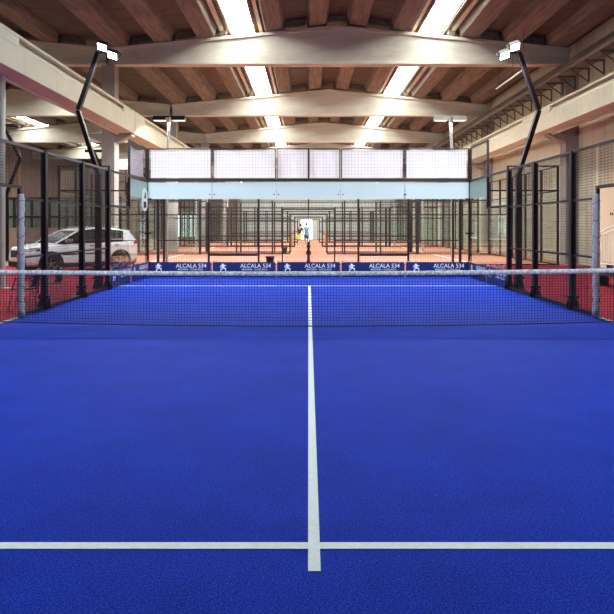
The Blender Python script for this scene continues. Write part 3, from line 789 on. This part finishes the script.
def person(loc, rz, label, pose, shirt, shorts, yoke=None):
    t = empty('person', loc, rz, label=label, cat='person')
    lean = pose.get('lean', 0); c, s_ = math.cos(lean), math.sin(lean)
    def L(x, y, z):   # lean the upper body forwards (-y) about the hips
        dz = z-.95; return (x, y*c-dz*s_, .95+dz*c+y*s_)
    la, ra, ll, rl = pose['la'], pose['ra'], pose['ll'], pose['rl']
    pts = [(0, 0, .95), L(0, .01, 1.12), L(0, .02, 1.33), L(0, .0, 1.50), L(0, -.02, 1.58),           # pelvis spine neck
           L(.17, 0, 1.43), L(*la[0]), L(*la[1]), L(-.17, 0, 1.43), L(*ra[0]), L(*ra[1]),
           (.09, 0, .90), ll[0], ll[1], (ll[1][0], ll[1][1]-.15, .04), (-.09, 0, .90), rl[0], rl[1], (rl[1][0], rl[1][1]-.15, .04)]
    ed = [(0,1),(1,2),(2,3),(3,4),(2,5),(5,6),(6,7),(2,8),(8,9),(9,10),(0,11),(11,12),(12,13),(13,14),(0,15),(15,16),(16,17),(17,18)]
    rad = [(.13,.10),(.12,.09),(.15,.10),(.06,.06),(.05,.05),.062,.042,.028,.062,.042,.028,.09,.058,.038,.035,.09,.058,.038,.035]
    b = skinned('body', pts, ed, rad, M['skin'], t)
    # head with face
    hp = Vector(L(0, -.03, 1.70)); H = MB()
    def ball(mb, ce, r, n=12):
        prof = [(max(.0005, math.sin(PI*i/n)), -math.cos(PI*i/n)) for i in range(n+1)]
        vs = []; fs = []; k_ = 16; mm = len(prof)
        for k in range(k_):
            a = 2*PI*k/k_
            for q, h in prof: vs.append((ce[0]+q*r[0]*math.cos(a), ce[1]+q*r[1]*math.sin(a), ce[2]+h*r[2]))
        for k in range(k_):
            for i in range(mm-1): fs.append((k*mm+i, ((k+1) % k_)*mm+i, ((k+1) % k_)*mm+i+1, k*mm+i+1))
        mb.add(vs, fs)
    ball(H, hp, (.075, .095, .12)); ball(H, hp+Vector((0, -.095, -.01)), (.014, .02, .022), 6)
    for s in (-1, 1): ball(H, hp+Vector((s*.077, 0, 0)), (.012, .025, .032), 6)
    H.build('head', M['skin'], t, smooth=True)
    E = MB()
    for s in (-1, 1): ball(E, hp+Vector((s*.03, -.086, .012)), (.012, .008, .008), 6)
    ball(E, hp+Vector((0, -.09, -.05)), (.022, .006, .006), 6); E.build('eyes_and_mouth', M['hair'], t)
    Hh = MB(); ball(Hh, hp+Vector((0, .018, .03)), (.086, .098, .108)); Hh.build('hair', M['hair'], t, smooth=True)
    # hands: palm with five fingers
    for (el, ha) in ((la[0], la[1]), (ra[0], ra[1])):
        w = Vector(L(*ha)); d = (w-Vector(L(*el))).normalized(); a = d.orthogonal().normalized(); h = MB()
        h.bar(w, w+d*.09, .075, .028)
        for k in range(4): h.tube([w+d*.085+a*(-.028+.019*k), w+d*.125+a*(-.03+.02*k), w+d*(.15+.01*(k in (1, 2)))+a*(-.03+.02*k)+Vector((0, -.015, 0))], [.009, .008, .006], 6)
        h.tube([w+d*.03+a*.035, w+d*.065+a*.065, w+d*.09+a*.07], [.01, .009, .007], 6); h.build('hand', M['skin'], t, smooth=False)
    # clothes follow the body
    sp = [L(0, 0, .93), L(0, .01, 1.12), L(0, .02, 1.34), L(0, .0, 1.46), L(.17, 0, 1.44), L(*[x*.55+y*.45 for x, y in zip((.17, 0, 1.43), la[0])]), L(-.17, 0, 1.44), L(*[x*.55+y*.45 for x, y in zip((-.17, 0, 1.43), ra[0])])]
    skinned('shirt', sp, [(0,1),(1,2),(2,3),(2,4),(4,5),(2,6),(6,7)], [(.16,.125),(.15,.12),(.175,.125),(.09,.08),.078,.07,.078,.07], shirt, t)
    if yoke:
        skinned('shirt_yoke', [L(0, .01, 1.30), L(0, .01, 1.46), L(.17, 0, 1.45), L(-.17, 0, 1.45)], [(0,1),(0,2),(0,3)], [(.19,.14),(.1,.09),.088,.088], yoke, t)
    mid = lambda a, b, f: tuple(x+(y-x)*f for x, y in zip(a, b))
    skinned('shorts', [(0, 0, .97), (.09, 0, .88), mid((.09, 0, .88), ll[0], .85), (-.09, 0, .88), mid((-.09, 0, .88), rl[0], .85)], [(0,1),(1,2),(0,3),(3,4)], [(.16,.13),.115,.1,.115,.1], shorts, t)
    sh = MB()
    for q in (ll[1], rl[1]): ball(sh, (q[0], q[1]-.07, .045), (.05, .14, .05), 8)
    sh.build('shoes', M['white'], t, smooth=True)
    return t
person((-.16, 49.9, 0), PI, 'person with dark hair in a teal blue top and blue shorts, walking away', dict(la=((.30, .03, 1.18), (.30, -.10, .95)), ra=((-.30, .0, 1.18), (-.28, -.12, .96)), ll=((.10, -.12, .50), (.10, -.02, .08)), rl=((-.10, .04, .50), (-.10, .22, .10))), M['blue'], M['navy'], M['white'])
person((-.72, 48.95, 0), R(150), 'person in a black top and lime shorts leaning forward by the centre gate', dict(lean=.35, la=((.32, -.08, 1.20), (.26, -.32, 1.10)), ra=((-.32, -.06, 1.18), (-.24, -.30, 1.05)), ll=((.14, -.16, .50), (.16, .0, .08)), rl=((-.14, .02, .50), (-.16, .22, .10))), M['black'], M['lime'])

# ---------------------------------------------------------------- the car
def car():
    t = empty('car', (-8.2, 22.8, 0), R(180+47), label='white compact crossover car parked behind the left fence', cat='car')
    # stations along x : (x, z bottom, z waist, half width, z top centre)
    ST = [(2.07,.34,.52,.56,.60),(2.02,.24,.60,.72,.80),(1.90,.22,.66,.80,.90),(1.60,.22,.74,.855,.965),(1.25,.22,.78,.87,1.00),(.85,.22,.80,.87,1.03),(.3,.22,.82,.87,1.05),(-.3,.22,.84,.87,1.06),(-.9,.22,.86,.87,1.08),(-1.45,.22,.88,.87,1.10),(-1.85,.26,.90,.84,1.10),(-2.02,.34,.88,.76,1.05),(-2.09,.44,.78,.64,.92)]
    def ring(x, zb, zw, hw, zt):
        half = [(0, zb), (hw*.75, zb), (hw*.96, zb+.07), (hw, zb+(zw-zb)*.5), (hw*.985, zw-.02), (hw*.95, zw+(zt-zw)*.45), (hw*.84, zt-.035), (hw*.5, zt-.005), (0, zt)]
        return [(x, y, z) for y, z in half]+[(x, -y, z) for y, z in half[-2:0:-1]]
    vs = []; fs = []; rg = [ring(*s) for s in ST]; n = len(rg[0])
    for r in rg: vs += r
    for i in range(len(rg)-1):
        for k in range(n): fs.append((i*n+k, i*n+(k+1) % n, (i+1)*n+(k+1) % n, (i+1)*n+k))
    fs.append(tuple(range(n))); fs.append(tuple((len(rg)-1)*n+k for k in range(n))[::-1])
    b = MB().add(vs, fs).build('tmpbody', M['carw'], smooth=True)
    b.modifiers.new('s', 'SUBSURF').levels = 2
    cut = MB()
    WX = (1.28, -1.26)
    for wx in WX: cut.tube([(wx, -1.2, .33), (wx, 1.2, .33)], .385, 32)
    c = cut.build('tmpcut', M['carb'])
    bo = b.modifiers.new('b', 'BOOLEAN'); bo.object = c; bo.operation = 'DIFFERENCE'; bo.solver = 'EXACT'
    dg = bpy.context.evaluated_depsgraph_get(); dg.update()
    me = bpy.data.meshes.new_from_object(b.evaluated_get(dg)); me.name = 'body'
    bpy.data.objects.remove(b); bpy.data.objects.remove(c)
    me.materials.clear(); me.materials.append(M['carw'])
    for p in me.polygons: p.material_index = 0
    o = bpy.data.objects.new('body', me); C.objects.link(o); o.parent = t
    MB().box(-2.0, 1.85, -.60, .60, .20, .75).build('underbody', M['carb'], t)
    # greenhouse
    def gring(x, zt, hb, ht, zb): return [(x, -hb, zb), (x, -ht, zt), (x, ht, zt), (x, hb, zb)]
    G = [(1.02, 1.03, .74, .70, 1.0), (.62, 1.24, .79, .68, 1.0), (.22, 1.43, .80, .64, 1.0), (-.3, 1.485, .80, .63, 1.0), (-1.0, 1.475, .79, .62, 1.02), (-1.5, 1.42, .77, .60, 1.04), (-1.78, 1.24, .74, .62, 1.05), (-1.96, 1.08, .70, .66, 1.05)]
    vs = []; fs = []
    for g in G: vs += gring(*g)
    for i in range(len(G)-1):
        for k in range(4): fs.append((i*4+k, i*4+(k+1) % 4, (i+1)*4+(k+1) % 4, (i+1)*4+k))
    fs += [(0,1,2,3), tuple(len(G)*4-4+k for k in range(4))[::-1]]
    MB().add(vs, fs).build('windows', M['carg'], t, smooth=False)
    # roof skin
    RF = [(.28, 1.425, .655), (.1, 1.475, .66), (-.3, 1.52, .65), (-1.0, 1.51, .64), (-1.5, 1.455, .62), (-1.72, 1.41, .60)]
    vs = []; fs = []
    for x, z, h in RF: vs += [(x, -h, z-.045), (x, -h*.9, z), (x, 0, z+.02), (x, h*.9, z), (x, h, z-.045), (x, 0, z-.05)]
    for i in range(len(RF)-1):
        for k in range(6): fs.append((i*6+k, i*6+(k+1) % 6, (i+1)*6+(k+1) % 6, (i+1)*6+k))
    fs += [tuple(range(6)), tuple(len(RF)*6-6+k for k in range(6))[::-1]]
    MB().add(vs, fs).build('roof', M['carw'], t, smooth=False)
    for s in (-1, 1):
        m = MB(); m.bar((1.08, s*.745, 1.0), (.26, s*.655, 1.42), .05, .05); m.build('front_pillar', M['carw'], t)
        m = MB(); m.add([(-1.42, s*.785, 1.06), (-1.98, s*.72, 1.06), (-1.74, s*.615, 1.40), (-1.52, s*.625, 1.40), (-1.42, s*.75, 1.04), (-1.98, s*.66, 1.04), (-1.74, s*.58, 1.39), (-1.52, s*.59, 1.39)], [(0,1,2,3),(4,5,6,7),(0,1,5,4),(1,2,6,5),(2,3,7,6),(3,0,4,7)]); m.build('rear_pillar', M['carw'], t)
        m = MB(); m.bar((-.36, s*.815, 1.02), (-.34, s*.655, 1.46), .07, .02, up=(1, 0, 0)); m.build('centre_pillar', M['carb'], t)
        m = MB(); m.tube([(.05, s*.58, 1.47), (0, s*.58, 1.545), (-.7, s*.575, 1.575), (-1.35, s*.56, 1.54), (-1.42, s*.56, 1.47)], .018, 8); m.build('roof_rail', M['chrome'], t)
        m = MB(); m.prism([(.93, 1.06), (.9, 1.04), (-1.5, 1.115), (-1.5, 1.135)], 'y', s*.80-.012, s*.80+.012); m.build('chrome_strip', M['chrome'], t)
        m = MB(); m.box(.62, .82, min(s*.86, s*1.05), max(s*.86, s*1.05), 1.02, 1.16); m.build('door_mirror', M['chrome'], t, bevel=.03)
        m = MB()
        for x in (-.15, -1.1): m.box(x-.09, x+.09, s*.875-.012, s*.875+.012, .90, .93)
        m.build('door_handles', M['chrome'], t)
        m = MB(); m.box(-.86, .92, s*.872-.012, s*.872+.012, .62, .66); m.build('door_moulding', M['carb'], t)
        m = MB()
        m.box(-.86, .88, s*.872-.012, s*.872+.014, .20, .34)
        m.build('sill_cladding', M['carb'], t)
        for wx in WX:
            m = MB(); pts = [(wx+.40*math.cos(a), s*.868, .33+.40*math.sin(a)) for a in [PI*(-.08+1.16*k/18) for k in range(19)]]; m.tube(pts, .03, 6); m.build('arch_trim', M['carb'], t)
        # lamps
        m = MB(); m.add([(2.03, s*.50, .72), (1.97, s*.70, .74), (1.66, s*.852, .82), (1.62, s*.85, .88), (1.86, s*.74, .87), (2.0, s*.50, .82), (1.9, s*.48, .77)], [(0,1,2,3,4,5),(0,1,6),(1,2,6),(2,3,6),(3,4,6),(4,5,6),(5,0,6)])
        m.build('headlight', M['lampw'], t)
        m = MB(); m.bar((2.05, s*.44, .71), (1.66, s*.86, .80), .03, .07); m.build('headlight_surround', M['carb'], t)
        m = MB(); m.box(2.0, 2.045, s*.55-.07, s*.55+.07, .43, .50); m.build('fog_lamp', M['lampw'], t)
        m = MB(); m.add([(-1.80, s*.855, .90), (-2.08, s*.66, .92), (-2.04, s*.68, 1.06), (-1.84, s*.82, 1.04), (-1.9, s*.7, .98)], [(0,1,2,3),(0,1,4),(1,2,4),(2,3,4),(3,0,4)]); m.build('tail_light', M['lampr'], t)
        for wx in WX:
            w = MB(); y0 = s*.68; 
            w.lathe([(.20, -.09), (.29, -.095), (.325, -.08), (.33, 0), (.325, .08), (.29, .095), (.20, .09)], 'y', 32, (wx, s*.775, .33))
            wh = w.build('wheel', M['tyre'], t, smooth=True)
            r = MB(); yy = s*.80
            r.lathe([(.205, -.05), (.22, .045), (.205, .06), (.19, .05), (.185, -.05)], 'y', 28, (wx, yy, .33))
            for k in range(5):
                a = 2*PI*k/5+.3; r.bar((wx, yy+s*.035, .33), (wx+.2*math.cos(a), yy+s*.045, .33+.2*math.sin(a)), .05, .03, up=(0, 1, 0))
            r.tube([(wx, yy, .33), (wx, yy+s*.06, .33)], .05, 12)
            r.build('rim', M['rim'], wh)
            MB().tube([(wx, s*.72, .33), (wx, s*.76, .33)], .2, 20).build('brake_disc', M['carb'], wh)
    m = MB(); m.box(1.98, 2.075, -.42, .42, .54, .78); m.build('grille', M['carb'], t, bevel=.02)
    m = MB(); m.box(2.075, 2.085, -.30, .30, .60, .605); m.box(2.075, 2.085, -.32, .32, .65, .655); m.box(2.075, 2.085, -.34, .34, .70, .705); m.build('grille_bars', M['chrome'], t)
    m = MB(); m.box(1.96, 2.07, -.62, .62, .22, .42); m.build('lower_bumper', M['carb'], t, bevel=.03)
    m = MB(); m.box(2.075, 2.095, -.26, .26, .44, .55); m.build('number_plate', M['lampw'], t)
    m = MB(); m.box(-2.08, -1.96, -.62, .62, .24, .44); m.build('rear_bumper', M['carb'], t, bevel=.03)
    m = MB(); m.prism([(-1.60, 1.45), (-1.86, 1.41), (-1.87, 1.39), (-1.60, 1.41)], 'y', -.55, .55); m.build('rear_spoiler', M['carw'], t)
car()

# ---------------------------------------------------------------- chairs, benches, stair
def chair(loc, rz, label):
    t = empty('low_chair', loc, rz, label=label, cat='chair', group='black chairs behind the left fence')
    # local: faces -y
    m = MB(); vs = []; fs = []
    for i in range(7):
        for k in range(7):
            u, v = i/6-.5, k/6-.5; vs.append((u*.46, v*.42, .42-.03*math.cos(u*PI)*math.cos(v*PI)-.02*(v < -.4)))
    for i in range(6):
        for k in range(6): a = i*7+k; fs.append((a, a+1, a+8, a+7))
    s = m.add(vs, fs).build('seat', M['plastic'], t, smooth=True); so = s.modifiers.new('t', 'SOLIDIFY'); so.thickness = .02
    m = MB(); vs = []; fs = []
    for i in range(9):
        for k in range(6):
            u, v = i/8-.5, k/5; vs.append((u*(.44-.05*v), .22+.07*v-.06*(2*u)**2, .43+.27*v))
    for i in range(8):
        for k in range(5): a = i*6+k; fs.append((a, a+1, a+7, a+6))
    s = m.add(vs, fs).build('backrest', M['plastic'], t, smooth=True); so = s.modifiers.new('t', 'SOLIDIFY'); so.thickness = .02
    for sx in (-1, 1):
        for p, q in (((sx*.19, -.17, .40), (sx*.22, -.24, .0)), ((sx*.19, .17, .40), (sx*.22, .28, .0))):
            MB().tube([p, q], .011, 8).build('leg', M['chrome'], t)
        MB().tube([(sx*.21, .20, .43), (sx*.24, .15, .60), (sx*.24, -.12, .60), (sx*.21, -.17, .42)], .012, 8).build('armrest', M['plastic'], t)
chair((-5.38, 12.3, 0), R(-80), 'black low chair with chrome legs just behind the left padded post')
chair((-5.38, 13.45, 0), R(-80), 'black low chair with chrome legs in front of the parked car wheel')

# stair railing and door by the right wall
t = empty('stair_railing', (10.2, 0, 0), label='pale metal railing of the landing beside the right cream wall', cat='railing')
pts = [(0, 22.9, 1.32), (0, 22.0, 1.50), (0, 20.2, 2.05)]
m = MB(); m.tube([(0, 23.35, 1.2), (0, 22.9, 1.30), (0, 20.2, 1.95)], .028, 8); m.build('handrail', M['railw'], t)
m = MB(); m.tube([(0, 22.9, 1.16), (0, 20.2, 1.80)], .02, 8); m.tube([(0, 23.35, .28), (0, 20.2, .28)], .02, 8); m.build('lower_bar', M['railw'], t)
m = MB()
for k in range(14):
    y = 22.75-k*.19; m.bar((0, y, .28), (0, y, 1.13+(22.9-y)*.237), .018)
m.build('balusters', M['railw'], t)
for y, z in ((23.35, 1.2), (21.6, 1.6)): MB().tube([(0, y, 0), (0, y, z)], .026, 8).build('railing_post', M['railw'], t)
m = MB(); m.box(0, .82, 19.4, 22.3, .12, .26); m.box(.05, .8, 19.5, 22.2, 0, .12)
o = m.build('landing', M['dark']); o.location = (10.25, 0, 0); tag(o, 'dark low landing step along the right cream wall', 'landing')
t = empty('bench', (7.8, 16.6, 0), label='dark low bench on the red floor by the right edge of the photo', cat='bench')
MB().box(-.22, .22, -.8, .8, .30, .40).build('seat', M['bench'], t)
for y in (-.65, .65): MB().box(-.18, .18, y-.04, y+.04, 0, .30).build('leg', M['bench'], t)
d = empty('door_2', (HWALL_R-.02, 23.6, 0), kind='structure')
MB().box(-.02, .01, -1.0, .0, .26, 3.6).build('door_leaf', M['doorm'], d); MB().box(-.02, .01, .02, 1.0, .26, 3.6).build('door_leaf', M['doorm'], d)
for y in (-.08, .08): MB().box(-.05, -.02, y-.012, y+.012, 1.97, 2.07).build('door_handle', M['dark'], d)
# oval sign fixed to the left side glass near the corner
t = empty('oval_sign', (-4.985, 19.72, 0), label='pale green oval sign with two dark marks on the left side glass near the corner', cat='sign')
def oval(m, cx, cz, w, h, y0, y1):
    p = []; r = w/2
    for k in range(9): a = PI*k/8; p.append((cx+r*math.cos(a), cz+h/2-r*.6+r*.6*math.sin(a)))
    for k in range(9): a = PI+PI*k/8; p.append((cx+r*math.cos(a), cz-h/2+r*.6+r*.6*math.sin(a)))
    m.prism(p, 'x', y0, y1)
m = MB(); oval(m, 0, 2.38, .66, .70, -.008, .008); m.build('board', M['sign'], t)
for q in ([(-.16, 2.13), (.16, 2.13), (.16, 2.32), (-.16, 2.32)], [(-.1, 2.42), (.1, 2.42), (.1, 2.60), (.0, 2.60)]):
    m = MB(); m.prism(q, 'x', .0085, .012); m.build('mark', M['dark'], t)
# brown partition and boards in the dim bay on the left
m = MB(); m.box(-2.4, 2.4, -.06, .06, .6, 2.1)
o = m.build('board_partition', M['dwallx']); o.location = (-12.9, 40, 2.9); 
tag(o, 'pinkish brown boarding high in the dim side bay on the left', 'boards')
m = MB()
for x in (-2.3, 0, 2.3): m.box(x-.08, x+.08, -.05, .05, 0, 3.5)
o = m.build('partition_posts', M['dwallx'], bpy.data.objects['board_partition']); o.location = (0, 0, -2.9)
t = empty('glazed_partition', (-17.6, 36.6, 0), label='dark framed grey green partition wall behind the parked car', cat='partition')
for k in range(7): MB().box(-7+2*k+.06, -5+2*k-.06, -.02, .02, .1, 3.1).build('panel', M['gpanel'], t)
m = MB()
for k in range(15): m.box(-7+k-.07, -7+k+.07, -.08, -.021, 0, 3.2)
for z in (.06, 1.1, 2.1, 3.14): m.box(-7, 7, -.09, -.022, z-.05, z+.05)
m.build('frame', M['fence'], t)
m = MB(); m.box(-3.0, 3.0, -.08, .08, 0, 1.5)
o = m.build('low_partition', M['dwallx']); o.location = (-14.2, 31, 0); tag(o, 'low brown partition behind the parked car at the left edge', 'partition')

# ---------------------------------------------------------------- world, camera, view
w = bpy.data.worlds.new('World'); bpy.context.scene.world = w; w.use_nodes = True
bg = w.node_tree.nodes['Background']; bg.inputs[0].default_value = (.8, .9, 1, 1); bg.inputs[1].default_value = .6
cam = bpy.data.cameras.new('Camera'); co = bpy.data.objects.new('Camera', cam); C.objects.link(co)
co.location = (0, 0, EYE); co.rotation_euler = (PI/2, 0, 0)
cam.sensor_width = 36; cam.sensor_fit = 'HORIZONTAL'; cam.lens = 648/614*36
cam.shift_x = -(308.5-307)/614; cam.shift_y = -(307-226)/614
cam.clip_start = .05; cam.clip_end = 300
bpy.context.scene.camera = co
sc = bpy.context.scene
sc.view_settings.view_transform = 'Standard'; sc.view_settings.look = 'None'; sc.view_settings.gamma = 1; sc.view_settings.exposure = 0
sc.view_settings.use_curve_mapping = False
sc.cycles.max_bounces = 8; sc.cycles.diffuse_bounces = 4; sc.cycles.transparent_max_bounces = 40; sc.cycles.glossy_bounces = 3
sc.cycles.use_denoising = True; sc.cycles.sample_clamp_indirect = 6; sc.cycles.caustics_reflective = False; sc.cycles.caustics_refractive = False
